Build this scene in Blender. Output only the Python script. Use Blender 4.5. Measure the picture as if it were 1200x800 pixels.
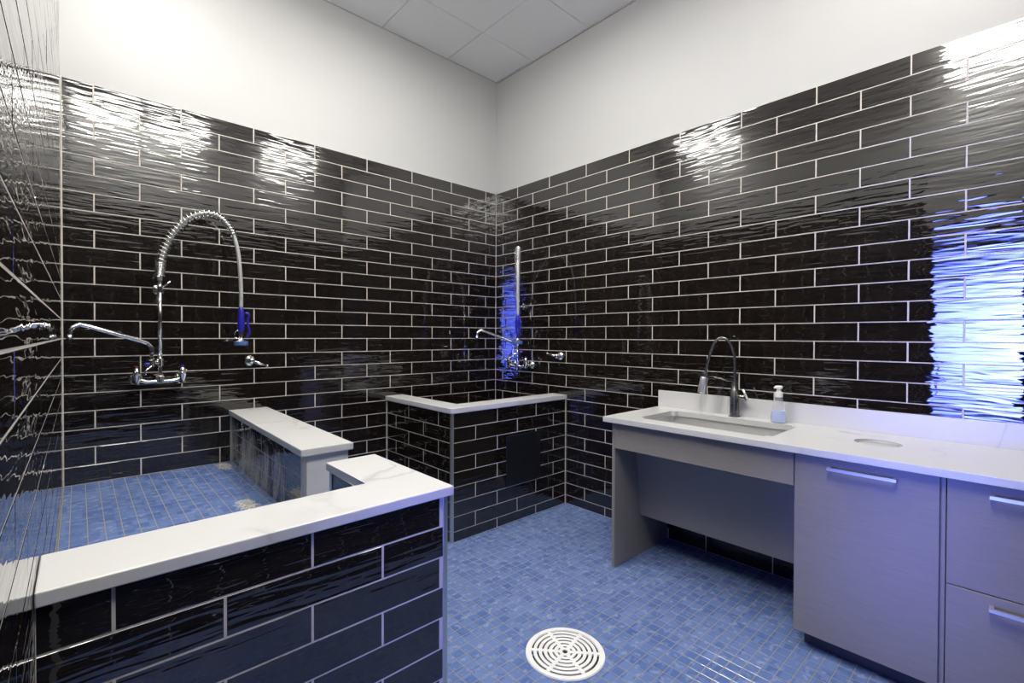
import bpy, bmesh, math, random
from mathutils import Matrix, Vector
random.seed(7)
R = random.Random(11)
sc = bpy.context.scene
for o in list(bpy.data.objects):
    bpy.data.objects.remove(o, do_unlink=True)
C = sc.collection

# ------------------------------------------------------------------ camera
FPX = 553.112
PITCH, ROLL, YAW = -0.0107906, 0.0037329, 0.7429488
CAM = Vector((-3.0005, -3.5016, 1.3902))
fw = Vector((math.sin(YAW)*math.cos(PITCH), math.cos(YAW)*math.cos(PITCH), math.sin(PITCH)))
rt = Vector((math.cos(YAW), -math.sin(YAW), 0))
up = rt.cross(fw)
rt2 = rt*math.cos(ROLL) + up*math.sin(ROLL)
up2 = -rt*math.sin(ROLL) + up*math.cos(ROLL)
cam_d = bpy.data.cameras.new('camera')
cam_d.sensor_width = 36.0
cam_d.lens = FPX*36.0/1200.0
cam_d.clip_start = 0.01
cam = bpy.data.objects.new('camera', cam_d)
C.objects.link(cam)
m3 = Matrix((rt2, up2, -fw)).transposed()
cam.matrix_world = Matrix.Translation(CAM) @ m3.to_4x4()
sc.camera = cam

# ------------------------------------------------------------------ world: bluish daylight outside the glass door
SKY = (0.20, 0.27, 1.0)
SKY_STRENGTH = 1.4
DIFFUSER_STRENGTH = 10.0
LAMP_COLOR = (1.0, 0.97, 0.92)
w = bpy.data.worlds.new('World')
sc.world = w
w.use_nodes = True
bgn = w.node_tree.nodes['Background']
bgn.inputs[0].default_value = (*SKY, 1)
bgn.inputs[1].default_value = SKY_STRENGTH

DOOR_Y0, DOOR_Y1, DOOR_Z1 = -3.52, -2.86, 2.42
pl = bpy.data.lights.new('door_portal', 'AREA')
pl.shape = 'RECTANGLE'
pl.size = DOOR_Y1-DOOR_Y0
pl.size_y = DOOR_Z1
pl.cycles.is_portal = True
po = bpy.data.objects.new('door_portal', pl)
C.objects.link(po)
po.location = (-3.19, (DOOR_Y0+DOOR_Y1)/2, DOOR_Z1/2)
po.rotation_euler = Vector((1, 0, 0)).to_track_quat('-Z', 'Y').to_euler()

# low daylight coming straight in through the glass door
dl = bpy.data.lights.new('door_beam', 'AREA')
dl.shape = 'RECTANGLE'; dl.size = DOOR_Y1-DOOR_Y0; dl.size_y = DOOR_Z1-0.1
dl.energy = 3.3; dl.color = (0.16, 0.21, 1.0); dl.spread = math.radians(19)
dlo = bpy.data.objects.new('door_beam', dl); C.objects.link(dlo)
dlo.location = (-3.30, (DOOR_Y0+DOOR_Y1)/2, DOOR_Z1/2+0.05)
dlo.rotation_euler = po.rotation_euler

d2l = bpy.data.lights.new('door_beam', 'AREA')  # added narrow beam, aimed diagonally so the wall corner mirrors a blue patch
d2l.shape = 'RECTANGLE'; d2l.size = 0.5; d2l.size_y = 2.3
d2l.energy = 2.4; d2l.color = (0.12, 0.17, 1.0); d2l.spread = math.radians(18)
d2o = bpy.data.objects.new('door_beam', d2l); C.objects.link(d2o)
d2o.location = (-3.42, -3.68, 1.35)
d2o.rotation_euler = Vector((0.69, 0.73, 0)).to_track_quat('-Z', 'Y').to_euler()

sc.view_settings.view_transform = 'Standard'
sc.view_settings.look = 'None'
sc.view_settings.exposure = 0.6
sc.view_settings.gamma = 1.0
sc.view_settings.use_curve_mapping = False
sc.cycles.use_denoising = True
sc.cycles.max_bounces = 10
sc.cycles.glossy_bounces = 6
sc.cycles.diffuse_bounces = 5
sc.cycles.sample_clamp_indirect = 6.0
sc.cycles.caustics_reflective = False
sc.cycles.caustics_refractive = False

# ------------------------------------------------------------------ helpers
def s2l(c):
    f = lambda v: v/12.92 if v <= 0.04045 else ((v+0.055)/1.055)**2.4
    return tuple(f(v/255.0) for v in c)

def newmat(name):
    m = bpy.data.materials.new(name)
    m.use_nodes = True
    return m, m.node_tree.nodes, m.node_tree.links, m.node_tree.nodes['Principled BSDF']

def plain(name, col, rough=0.5, metal=0.0, noise=0.0, scale=40.0, bump=0.0, spec=None):
    m, N, L, b = newmat(name)
    b.inputs['Base Color'].default_value = (*col, 1)
    b.inputs['Roughness'].default_value = rough
    b.inputs['Metallic'].default_value = metal
    if spec is not None:
        b.inputs['Specular IOR Level'].default_value = spec
    if noise or bump:
        g = N.new('ShaderNodeNewGeometry')
        n = N.new('ShaderNodeTexNoise')
        n.inputs['Scale'].default_value = scale
        n.inputs['Detail'].default_value = 4
        L.new(g.outputs['Position'], n.inputs['Vector'])
        if noise:
            mx = N.new('ShaderNodeMix'); mx.data_type = 'RGBA'
            mx.inputs[6].default_value = (*[v*(1-noise) for v in col], 1)
            mx.inputs[7].default_value = (*[min(1, v*(1+noise)) for v in col], 1)
            L.new(n.outputs['Fac'], mx.inputs[0])
            L.new(mx.outputs[2], b.inputs['Base Color'])
        if bump:
            bp = N.new('ShaderNodeBump')
            bp.inputs['Distance'].default_value = bump
            L.new(n.outputs['Fac'], bp.inputs['Height'])
            L.new(bp.outputs['Normal'], b.inputs['Normal'])
    return m

def vmath(N, L, op, a, b=None):
    n = N.new('ShaderNodeVectorMath'); n.operation = op
    for i, v in enumerate((a, b)):
        if v is None: continue
        if isinstance(v, (tuple, list, Vector)): n.inputs[i].default_value = v
        else: L.new(v, n.inputs[i])
    return n.outputs[0]

def fmath(N, L, op, a, b=None):
    n = N.new('ShaderNodeMath'); n.operation = op
    for i, v in enumerate((a, b)):
        if v is None: continue
        if isinstance(v, (int, float)): n.inputs[i].default_value = v
        else: L.new(v, n.inputs[i])
    return n.outputs[0]

def make_tile_mat():
    # black-brown glazed subway tile, handmade ripple running along the tile
    m, N, L, b = newmat('black_glazed_tile')
    g = N.new('ShaderNodeNewGeometry'); oi = N.new('ShaderNodeObjectInfo')
    rnd = fmath(N, L, 'MULTIPLY', oi.outputs['Random'], 37.0)
    cmb = N.new('ShaderNodeCombineXYZ')
    L.new(rnd, cmb.inputs[0]); L.new(rnd, cmb.inputs[1]); L.new(rnd, cmb.inputs[2])
    p1 = vmath(N, L, 'MULTIPLY', g.outputs['Position'], (5.0, 5.0, 46.0))
    p1 = vmath(N, L, 'ADD', p1, cmb.outputs[0])
    n1 = N.new('ShaderNodeTexNoise'); n1.inputs['Scale'].default_value = 1.0
    n1.inputs['Detail'].default_value = 1.2; n1.inputs['Roughness'].default_value = 0.45
    n1.inputs['Distortion'].default_value = 0.5
    L.new(p1, n1.inputs['Vector'])
    p2 = vmath(N, L, 'MULTIPLY', g.outputs['Position'], (9.0, 9.0, 30.0))
    p2 = vmath(N, L, 'ADD', p2, cmb.outputs[0])
    n2 = N.new('ShaderNodeTexNoise'); n2.inputs['Scale'].default_value = 1.0
    n2.inputs['Detail'].default_value = 1.0
    L.new(p2, n2.inputs['Vector'])
    h = fmath(N, L, 'ADD', n1.outputs['Fac'], fmath(N, L, 'MULTIPLY', n2.outputs['Fac'], 0.10))
    bp = N.new('ShaderNodeBump')
    bp.inputs['Distance'].default_value = 0.0015
    bp.inputs['Strength'].default_value = 1.0
    L.new(h, bp.inputs['Height'])
    L.new(bp.outputs['Normal'], b.inputs['Normal'])
    cr = N.new('ShaderNodeValToRGB')
    cr.color_ramp.elements[0].position = 0.25; cr.color_ramp.elements[0].color = (0.0060, 0.0042, 0.0032, 1)
    cr.color_ramp.elements[1].position = 0.8; cr.color_ramp.elements[1].color = (0.0120, 0.0085, 0.0066, 1)
    L.new(n2.outputs['Fac'], cr.inputs[0])
    L.new(cr.outputs[0], b.inputs['Base Color'])
    b.inputs['Roughness'].default_value = 0.02
    b.inputs['IOR'].default_value = 1.85
    return m

def make_mosaic_mat():
    m, N, L, b = newmat('blue_mosaic')
    g = N.new('ShaderNodeNewGeometry')
    cell = vmath(N, L, 'FLOOR', vmath(N, L, 'DIVIDE', vmath(N, L, 'ADD', g.outputs['Position'], (10, 10, 0)), (0.0535, 0.0535, 5.0)))
    wn = N.new('ShaderNodeTexWhiteNoise'); wn.noise_dimensions = '3D'
    L.new(cell, wn.inputs['Vector'])
    n1 = N.new('ShaderNodeTexNoise'); n1.inputs['Scale'].default_value = 5.0; n1.inputs['Detail'].default_value = 4
    L.new(g.outputs['Position'], n1.inputs['Vector'])
    v = fmath(N, L, 'ADD', fmath(N, L, 'MULTIPLY', wn.outputs['Value'], 0.55), fmath(N, L, 'MULTIPLY', n1.outputs['Fac'], 0.5))
    cr = N.new('ShaderNodeValToRGB')
    cr.color_ramp.elements[0].position = 0.2; cr.color_ramp.elements[0].color = (*s2l((84, 108, 164)), 1)
    cr.color_ramp.elements[1].position = 0.85; cr.color_ramp.elements[1].color = (*s2l((114, 137, 188)), 1)
    L.new(v, cr.inputs[0])
    # pale blotches: glossy haze on the floor, painted into the tile colour
    n3 = N.new('ShaderNodeTexNoise'); n3.inputs['Scale'].default_value = 26.0; n3.inputs['Detail'].default_value = 3
    L.new(g.outputs['Position'], n3.inputs['Vector'])
    r3 = N.new('ShaderNodeValToRGB')
    r3.color_ramp.elements[0].position = 0.56; r3.color_ramp.elements[0].color = (0, 0, 0, 1)
    r3.color_ramp.elements[1].position = 0.68; r3.color_ramp.elements[1].color = (0.4, 0.4, 0.4, 1)
    L.new(n3.outputs['Fac'], r3.inputs[0])
    mx = N.new('ShaderNodeMix'); mx.data_type = 'RGBA'
    L.new(r3.outputs[0], mx.inputs[0]); L.new(cr.outputs[0], mx.inputs[6])
    mx.inputs[7].default_value = (*s2l((172, 182, 210)), 1)
    L.new(mx.outputs[2], b.inputs['Base Color'])
    n2 = N.new('ShaderNodeTexNoise'); n2.inputs['Scale'].default_value = 30.0; n2.inputs['Detail'].default_value = 2
    L.new(g.outputs['Position'], n2.inputs['Vector'])
    bp = N.new('ShaderNodeBump'); bp.inputs['Distance'].default_value = 0.0009
    L.new(n2.outputs['Fac'], bp.inputs['Height']); L.new(bp.outputs['Normal'], b.inputs['Normal'])
    b.inputs['Roughness'].default_value = 0.12
    return m

def make_marble():
    m, N, L, b = newmat('white_marble')
    g = N.new('ShaderNodeNewGeometry')
    n1 = N.new('ShaderNodeTexNoise'); n1.inputs['Scale'].default_value = 1.6; n1.inputs['Detail'].default_value = 5
    L.new(g.outputs['Position'], n1.inputs['Vector'])
    p = vmath(N, L, 'ADD', g.outputs['Position'], vmath(N, L, 'MULTIPLY', n1.outputs['Color'], (0.9, 0.9, 0.9)))
    n2 = N.new('ShaderNodeTexNoise'); n2.inputs['Scale'].default_value = 1.5; n2.inputs['Detail'].default_value = 2
    L.new(p, n2.inputs['Vector'])
    d = fmath(N, L, 'ABSOLUTE', fmath(N, L, 'SUBTRACT', n2.outputs['Fac'], 0.5))
    cr = N.new('ShaderNodeValToRGB')
    e = cr.color_ramp.elements
    e[0].position = 0.0; e[0].color = (0.43, 0.425, 0.415, 1)
    e[1].position = 0.022; e[1].color = (0.63, 0.627, 0.618, 1)
    x = e.new(0.006); x.color = (0.55, 0.545, 0.535, 1)
    L.new(d, cr.inputs[0])
    n3 = N.new('ShaderNodeTexNoise'); n3.inputs['Scale'].default_value = 2.2
    L.new(g.outputs['Position'], n3.inputs['Vector'])
    mask = N.new('ShaderNodeValToRGB')
    mask.color_ramp.elements[0].position = 0.52; mask.color_ramp.elements[1].position = 0.64
    L.new(n3.outputs['Fac'], mask.inputs[0])
    mx = N.new('ShaderNodeMix'); mx.data_type = 'RGBA'
    L.new(mask.outputs[0], mx.inputs[0])
    mx.inputs[6].default_value = (0.63, 0.627, 0.618, 1)
    L.new(cr.outputs[0], mx.inputs[7])
    L.new(mx.outputs[2], b.inputs['Base Color'])
    b.inputs['Roughness'].default_value = 0.28
    return m

def make_laminate():
    m, N, L, b = newmat('grey_laminate')
    g = N.new('ShaderNodeNewGeometry')
    n = N.new('ShaderNodeTexNoise'); n.inputs['Scale'].default_value = 1.0; n.inputs['Detail'].default_value = 5
    L.new(vmath(N, L, 'MULTIPLY', g.outputs['Position'], (12, 12, 140)), n.inputs['Vector'])
    cr = N.new('ShaderNodeValToRGB')
    cr.color_ramp.elements[0].position = 0.3; cr.color_ramp.elements[0].color = (0.245, 0.224, 0.205, 1)
    cr.color_ramp.elements[1].position = 0.75; cr.color_ramp.elements[1].color = (0.275, 0.252, 0.232, 1)
    L.new(n.outputs['Fac'], cr.inputs[0]); L.new(cr.outputs[0], b.inputs['Base Color'])
    b.inputs['Roughness'].default_value = 0.42
    return m

def make_emit(name, col, s):
    m = bpy.data.materials.new(name); m.use_nodes = True
    N, L = m.node_tree.nodes, m.node_tree.links
    N.clear()
    o = N.new('ShaderNodeOutputMaterial'); e = N.new('ShaderNodeEmission')
    e.inputs[0].default_value = (*col, 1); e.inputs[1].default_value = s
    L.new(e.outputs[0], o.inputs[0])
    return m

def make_pane(name, tint):
    m = bpy.data.materials.new(name); m.use_nodes = True
    N, L = m.node_tree.nodes, m.node_tree.links
    N.clear()
    o = N.new('ShaderNodeOutputMaterial'); t = N.new('ShaderNodeBsdfTransparent'); gl = N.new('ShaderNodeBsdfGlossy')
    t.inputs[0].default_value = (*tint, 1); gl.inputs['Roughness'].default_value = 0.03
    mx = N.new('ShaderNodeMixShader'); mx.inputs[0].default_value = 0.05
    L.new(t.outputs[0], mx.inputs[1]); L.new(gl.outputs[0], mx.inputs[2])
    L.new(mx.outputs[0], o.inputs[0])
    return m

def make_frosted(name, col):
    m = bpy.data.materials.new(name); m.use_nodes = True
    N, L = m.node_tree.nodes, m.node_tree.links
    N.clear()
    o = N.new('ShaderNodeOutputMaterial'); t = N.new('ShaderNodeBsdfTransparent'); d = N.new('ShaderNodeBsdfPrincipled')
    d.inputs['Base Color'].default_value = (*col, 1); d.inputs['Roughness'].default_value = 0.2
    mx = N.new('ShaderNodeMixShader'); mx.inputs[0].default_value = 0.2
    L.new(t.outputs[0], mx.inputs[1]); L.new(d.outputs[0], mx.inputs[2]); L.new(mx.outputs[0], o.inputs[0])
    return m

M = {
 'tile': make_tile_mat(), 'mosaic': make_mosaic_mat(), 'marble': make_marble(), 'laminate': make_laminate(),
 'grout': plain('pale_grout', s2l((196, 190, 182)), 0.85, noise=0.06, scale=60),
 'floor_grout': plain('grey_floor_grout', s2l((142, 141, 128)), 0.85, noise=0.1, scale=50),
 'paint': plain('white_wall_paint', (0.45, 0.45, 0.443), 0.6, noise=0.012, scale=6, bump=0.0002),
 'ceil': plain('ceiling_board', (0.90, 0.89, 0.87), 0.9, noise=0.02, scale=300, bump=0.0003),
 'ceil_gap': plain('ceiling_joint', (0.42, 0.41, 0.40), 0.9, noise=0.03),
 'ceil_joint': plain('ceiling_board_joint', (0.62, 0.61, 0.59), 0.9, noise=0.03),
 'alu': plain('brushed_aluminium', (0.62, 0.61, 0.58), 0.36, 0.9, noise=0.05, scale=120),
 'chrome': plain('chrome', (0.82, 0.81, 0.79), 0.10, 1.0, noise=0.02, scale=30),
 'satin': plain('satin_steel_handle', (0.80, 0.79, 0.76), 0.28, 0.85, noise=0.03, scale=90),
 'lid': plain('brushed_lid', (0.62, 0.62, 0.60), 0.45, 0.25, noise=0.04, scale=90),
 'steel': plain('stainless_sink', (0.74, 0.74, 0.73), 0.38, 0.7, noise=0.05, scale=80),
 'gunmetal': plain('dark_gunmetal', (0.19, 0.185, 0.178), 0.22, 0.85, noise=0.05, scale=60),
 'hose': plain('grey_hose', (0.46, 0.46, 0.44), 0.35, 0.3, noise=0.1, scale=400),
 'blue': plain('blue_plastic', (0.018, 0.016, 0.30), 0.3, noise=0.08, scale=50),
 'red': plain('red_plastic', (0.25, 0.03, 0.02), 0.35, noise=0.08, scale=50),
 'bluegrey': plain('blue_rubber_bumper', (0.07, 0.13, 0.32), 0.45, noise=0.1, scale=50),
 'white_plastic': plain('white_plastic', (0.86, 0.86, 0.84), 0.4, noise=0.03, scale=60),
 'black_panel': plain('black_access_board', (0.008, 0.009, 0.010), 0.32, noise=0.5, scale=9, bump=0.0006),
 'toe': plain('toe_kick_board', (0.05, 0.05, 0.055), 0.5, noise=0.08, scale=30),
 'dark': plain('dark_void', (0.006, 0.006, 0.006), 0.9, noise=0.1),
 'frame': plain('dark_door_frame', (0.02, 0.02, 0.022), 0.4, 0.5, noise=0.05),
 'soap_clear': make_frosted('clear_bottle', (0.90, 0.92, 0.94)),
 'soap_liquid': plain('blue_soap', s2l((178, 196, 238)), 0.2, noise=0.05, scale=30),
 'glass': make_pane('door_glass', (0.93, 0.95, 1.0)),
 'lamp': make_emit('lamp_diffuser', LAMP_COLOR, DIFFUSER_STRENGTH),
 'fur': plain('pale_fur', s2l((232, 226, 214)), 0.8, noise=0.25, scale=25),
 'scum': plain('soap_foam', s2l((214, 212, 206)), 0.7, noise=0.08, scale=60),
}

def obj(name, bm_or_me, mat, parent=None, loc=None, smooth=False):
    if isinstance(bm_or_me, bmesh.types.BMesh):
        me = bpy.data.meshes.new(name)
        bmesh.ops.recalc_face_normals(bm_or_me, faces=bm_or_me.faces)
        bm_or_me.to_mesh(me); bm_or_me.free()
    else:
        me = bm_or_me
    if mat is not None and not me.materials:
        me.materials.append(M[mat] if isinstance(mat, str) else mat)
    if smooth:
        for p in me.polygons: p.use_smooth = True
    o = bpy.data.objects.new(name, me)
    C.objects.link(o)
    if parent: o.parent = parent
    if loc is not None: o.location = loc
    return o

def empty(name, loc=(0, 0, 0), rz=0.0):
    o = bpy.data.objects.new(name, None); C.objects.link(o)
    o.location = loc; o.rotation_euler = (0, 0, rz); o.empty_display_size = 0.1
    return o

def tag(o, label=None, cat=None, group=None, kind=None):
    if label: o['label'] = label
    if cat: o['category'] = cat
    if group: o['group'] = group
    if kind: o['kind'] = kind
    return o

def bbox(bm, x0, x1, y0, y1, z0, z1):
    vs = [bm.verts.new(p) for p in ((x0,y0,z0),(x1,y0,z0),(x1,y1,z0),(x0,y1,z0),(x0,y0,z1),(x1,y0,z1),(x1,y1,z1),(x0,y1,z1))]
    for f in ((0,3,2,1),(4,5,6,7),(0,1,5,4),(1,2,6,5),(2,3,7,6),(3,0,4,7)):
        bm.faces.new([vs[i] for i in f])

def box(name, dims, mat, parent=None, bev=0.0, seg=2):
    bm = bmesh.new(); bbox(bm, *dims)
    if bev:
        bmesh.ops.bevel(bm, geom=bm.edges[:], offset=bev, segments=seg, affect='EDGES', profile=0.5)
    return obj(name, bm, mat, parent)

def poly_extrude(name, pts, z0, z1, mat, parent=None, bev=0.0):
    bm = bmesh.new()
    lo = [bm.verts.new((x, y, z0)) for x, y in pts]; hi = [bm.verts.new((x, y, z1)) for x, y in pts]
    bm.faces.new(lo[::-1]); bm.faces.new(hi)
    n = len(pts)
    for i in range(n): bm.faces.new((lo[i], lo[(i+1) % n], hi[(i+1) % n], hi[i]))
    if bev: bmesh.ops.bevel(bm, geom=bm.edges[:], offset=bev, segments=2, affect='EDGES', profile=0.5)
    return obj(name, bm, mat, parent)

def tube(bm, pts, r, seg=10, caps=True):
    pts = [Vector(p) for p in pts]
    rs = r if isinstance(r, (list, tuple)) else [r]*len(pts)
    prev = None; rings = []
    for i, p in enumerate(pts):
        t = (pts[min(i+1, len(pts)-1)] - pts[max(i-1, 0)]).normalized()
        if prev is None:
            a = Vector((0, 0, 1)) if abs(t.z) < 0.9 else Vector((1, 0, 0))
            n = t.cross(a).normalized()
        else:
            n = (prev - t*prev.dot(t))
            n = n.normalized() if n.length > 1e-6 else t.orthogonal().normalized()
        prev = n; b = t.cross(n)
        rings.append([bm.verts.new(p + (n*math.cos(2*math.pi*k/seg) + b*math.sin(2*math.pi*k/seg))*rs[i]) for k in range(seg)])
    for a, b in zip(rings, rings[1:]):
        for k in range(seg):
            bm.faces.new((a[k], a[(k+1) % seg], b[(k+1) % seg], b[k]))
    if caps:
        bm.faces.new(rings[0][::-1]); bm.faces.new(rings[-1])

def lathe(bm, base, axis, prof, seg=20):
    """prof: list of (distance along axis, radius)"""
    base = Vector(base); ax = Vector(axis).normalized(); n = ax.orthogonal().normalized(); b = ax.cross(n)
    rings = []
    for h, r in prof:
        r = max(r, 1e-4)
        rings.append([bm.verts.new(base + ax*h + (n*math.cos(2*math.pi*k/seg)+b*math.sin(2*math.pi*k/seg))*r) for k in range(seg)])
    for a, c in zip(rings, rings[1:]):
        for k in range(seg): bm.faces.new((a[k], a[(k+1) % seg], c[(k+1) % seg], c[k]))
    bm.faces.new(rings[0][::-1]); bm.faces.new(rings[-1])

def tubeo(name, pts, r, mat, parent, seg=10):
    bm = bmesh.new(); tube(bm, pts, r, seg); return obj(name, bm, mat, parent, smooth=True)

def latheo(name, base, axis, prof, mat, parent, seg=20, smooth=True):
    bm = bmesh.new(); lathe(bm, base, axis, prof, seg)
    o = obj(name, bm, mat, parent)
    if smooth:
        for p in o.data.polygons: p.use_smooth = True
        try: o.data.set_sharp_from_angle(angle=math.radians(40))
        except Exception: pass
    return o

def smooth_curve(ctrl, n=12):
    """Catmull-Rom through control points"""
    P = [Vector(c) for c in ctrl]; P = [2*P[0]-P[1]] + P + [2*P[-1]-P[-2]]
    out = []
    for i in range(1, len(P)-2):
        for k in range(n):
            t = k/n
            out.append(0.5*((2*P[i]) + (P[i+1]-P[i-1])*t + (2*P[i-1]-5*P[i]+4*P[i+1]-P[i+2])*t*t + (3*P[i]-P[i-1]-3*P[i+1]+P[i+2])*t**3))
    out.append(P[-2])
    return out

# ------------------------------------------------------------------ wall tiles
TILE_T = 0.0055      # tile front above the wall plane
BED_T = 0.0048       # grout above the wall plane
ROW_TOP, PITCH_V, PITCH_H = 2.77, 0.1, 0.4
_tile_cache = {}
def tile_mesh(wd, ht):
    key = (round(wd, 3), round(ht, 3))
    if key in _tile_cache: return _tile_cache[key]
    bm = bmesh.new(); a, h, b = wd/2, ht/2, 0.0012
    back = [bm.verts.new(p) for p in ((-a, 0, -h), (a, 0, -h), (a, 0, h), (-a, 0, h))]
    mid = [bm.verts.new(p) for p in ((-a, -TILE_T+b, -h), (a, -TILE_T+b, -h), (a, -TILE_T+b, h), (-a, -TILE_T+b, h))]
    fr = [bm.verts.new(p) for p in ((-a+b, -TILE_T, -h+b), (a-b, -TILE_T, -h+b), (a-b, -TILE_T, h-b), (-a+b, -TILE_T, h-b))]
    for i in range(4):
        j = (i+1) % 4
        bm.faces.new((back[i], back[j], mid[j], mid[i])); bm.faces.new((mid[i], mid[j], fr[j], fr[i]))
    bm.faces.new(fr); bm.faces.new(back[::-1])
    me = bpy.data.meshes.new('tile')
    bmesh.ops.recalc_face_normals(bm, faces=bm.faces); bm.to_mesh(me); bm.free()
    me.materials.append(M['tile'])
    _tile_cache[key] = me
    return me

def tile_rects(s0, s1, z0, z1, ph, top=ROW_TOP, pv=PITCH_V):
    """rectangles (s_lo, s_hi, z_lo, z_hi) of a half-bond wall between s0..s1, z0..z1"""
    out = []; k = 0
    while top - k*pv > z0 + 0.004:
        zt, zb = top - k*pv, top - (k+1)*pv
        p = ph[k % 2]; k += 1
        zt, zb = min(zt, z1), max(zb, z0)
        if zt - zb < 0.012: continue
        n0 = math.floor((s0 - p)/PITCH_H)
        js = [p + PITCH_H*i for i in range(n0, n0 + int((s1-s0)/PITCH_H) + 4)]
        for a, b in zip(js, js[1:]):
            a2, b2 = max(a, s0), min(b, s1)
            if b2 - a2 < 0.014: continue
            out.append((a2 + (0.0028 if a >= s0 else 0.0012), b2 - (0.0028 if b <= s1 else 0.0012), zb + 0.0019, zt - 0.0019))
    return out

def tile_face(parent, n, plane, s0, s1, z0, z1, ph, top=ROW_TOP, pv=PITCH_V, skip=None, bed=True, stuff=False, off=(0, 0, 0)):
    """Tiles a vertical face. n: outward normal (axis), plane: coordinate of the face on that axis;
    s runs along a = Z x n. Coordinates are relative to `off`, the parent's location."""
    n = Vector(n); a = Vector((0, 0, 1)).cross(n)
    base = n*plane*(n.x+n.y)          # point of the plane on its axis
    off = Vector(off)
    rot = Matrix((a, -n, Vector((0, 0, 1)))).transposed()
    e = rot.to_euler()
    rects = tile_rects(s0, s1, z0, z1, ph, top, pv)
    if bed:
        bm = bmesh.new()
        c0 = base + a*s0; c1 = base + a*s1 + n*BED_T
        bbox(bm, min(c0.x, c1.x)-off.x, max(c0.x, c1.x)-off.x, min(c0.y, c1.y)-off.y, max(c0.y, c1.y)-off.y, z0-off.z, min(z1, top)-off.z)
        obj('grout_bed', bm, 'grout', parent)
    objs = []
    if stuff:
        bm = bmesh.new()
        for (x0, x1, zl, zh) in rects:
            if skip and skip((x0+x1)/2, (zl+zh)/2): continue
            me = tile_mesh(x1-x0, zh-zl)
            c = base + a*(x0+x1)/2 + Vector((0, 0, (zl+zh)/2)) - off
            tm = Matrix.Translation(c) @ rot.to_4x4() @ Matrix.Rotation(R.uniform(-0.0045, 0.0045), 4, 'X') @ Matrix.Rotation(R.uniform(-0.0014, 0.0014), 4, 'Z')
            st = len(bm.verts)
            bm.from_mesh(me)
            bm.verts.ensure_lookup_table()
            bmesh.ops.transform(bm, matrix=tm, verts=bm.verts[st:])
        o = obj('wall_tiles', bm, 'tile', parent); o['kind'] = 'stuff'
        return [o]
    for (x0, x1, zl, zh) in rects:
        if skip and skip((x0+x1)/2, (zl+zh)/2): continue
        o = bpy.data.objects.new('tile', tile_mesh(x1-x0, zh-zl))
        C.objects.link(o); o.parent = parent
        c = base + a*(x0+x1)/2 + Vector((0, 0, (zl+zh)/2)) - off
        o.matrix_basis = Matrix.Translation(c) @ rot.to_4x4() @ Matrix.Rotation(R.uniform(-0.0045, 0.0045), 4, 'X') @ Matrix.Rotation(R.uniform(-0.0014, 0.0014), 4, 'Z')
        objs.append(o)
    return objs

# ------------------------------------------------------------------ room shell
RX, RY, RZ = -3.07, -3.60, 3.85
T = 0.12
wall_back = box('wall_back', (RX-T, T, 0, T, -0.1, RZ+0.1), 'paint'); tag(wall_back, kind='structure')
wall_right = box('wall_right', (0, T, RY-T, 0, -0.1, RZ+0.1), 'paint'); tag(wall_right, kind='structure')
wall_front = box('wall_front', (RX-T, T, RY-T, RY, -0.1, RZ+0.1), 'paint'); tag(wall_front, kind='structure')
bm = bmesh.new()
bbox(bm, RX-T, RX, DOOR_Y1+0.03, 0, -0.1, RZ+0.1)
bbox(bm, RX-T, RX, RY, DOOR_Y0-0.03, -0.1, RZ+0.1)
bbox(bm, RX-T, RX, DOOR_Y0-0.03, DOOR_Y1+0.03, DOOR_Z1+0.03, RZ+0.1)
wall_left = obj('wall_left', bm, 'paint'); tag(wall_left, kind='structure')

A0, B0 = 0.1340, 0.3097
TUB_Z = 0.572
tile_face(wall_back, (0, -1, 0), 0.0, RX, 0.0, 0.0, ROW_TOP, (-A0, -A0-0.2), skip=lambda s, z: z < 0.5 and s < -2.3)
tile_face(wall_right, (-1, 0, 0), 0.0, 0.0, 3.6, 0.0, ROW_TOP, (B0, B0-0.2), skip=lambda s, z: (z < 0.85 and s > 2.95) or (0.3 < z < 0.85 and s > 2.1) or (z < 0.17 and 1.84 < s < 2.95))
tile_face(wall_right, (-1, 0, 0), 0.0, 1.845, 2.93, 0.0, 0.17, (B0, B0-0.2), top=0.21, pv=0.105, bed=False)
tile_face(wall_left, (1, 0, 0), RX, DOOR_Y1+0.03, 0.0, 0.0, ROW_TOP, (-0.18, -0.38), skip=lambda s, z: z < 0.5 and s > -2.0)
tile_face(wall_front, (0, 1, 0), RY, 0.0, 3.07, 0.0, ROW_TOP, (0.1, 0.3), stuff=True)
# caulk beads in the corners
tag(box('trim_1', (RX, RX+0.0095, -0.0095, 0, TUB_Z, ROW_TOP), 'grout'), kind='structure')
tag(box('trim_2', (-0.009, 0, -0.009, 0, 0.0, ROW_TOP), 'grout'), kind='structure')

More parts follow.
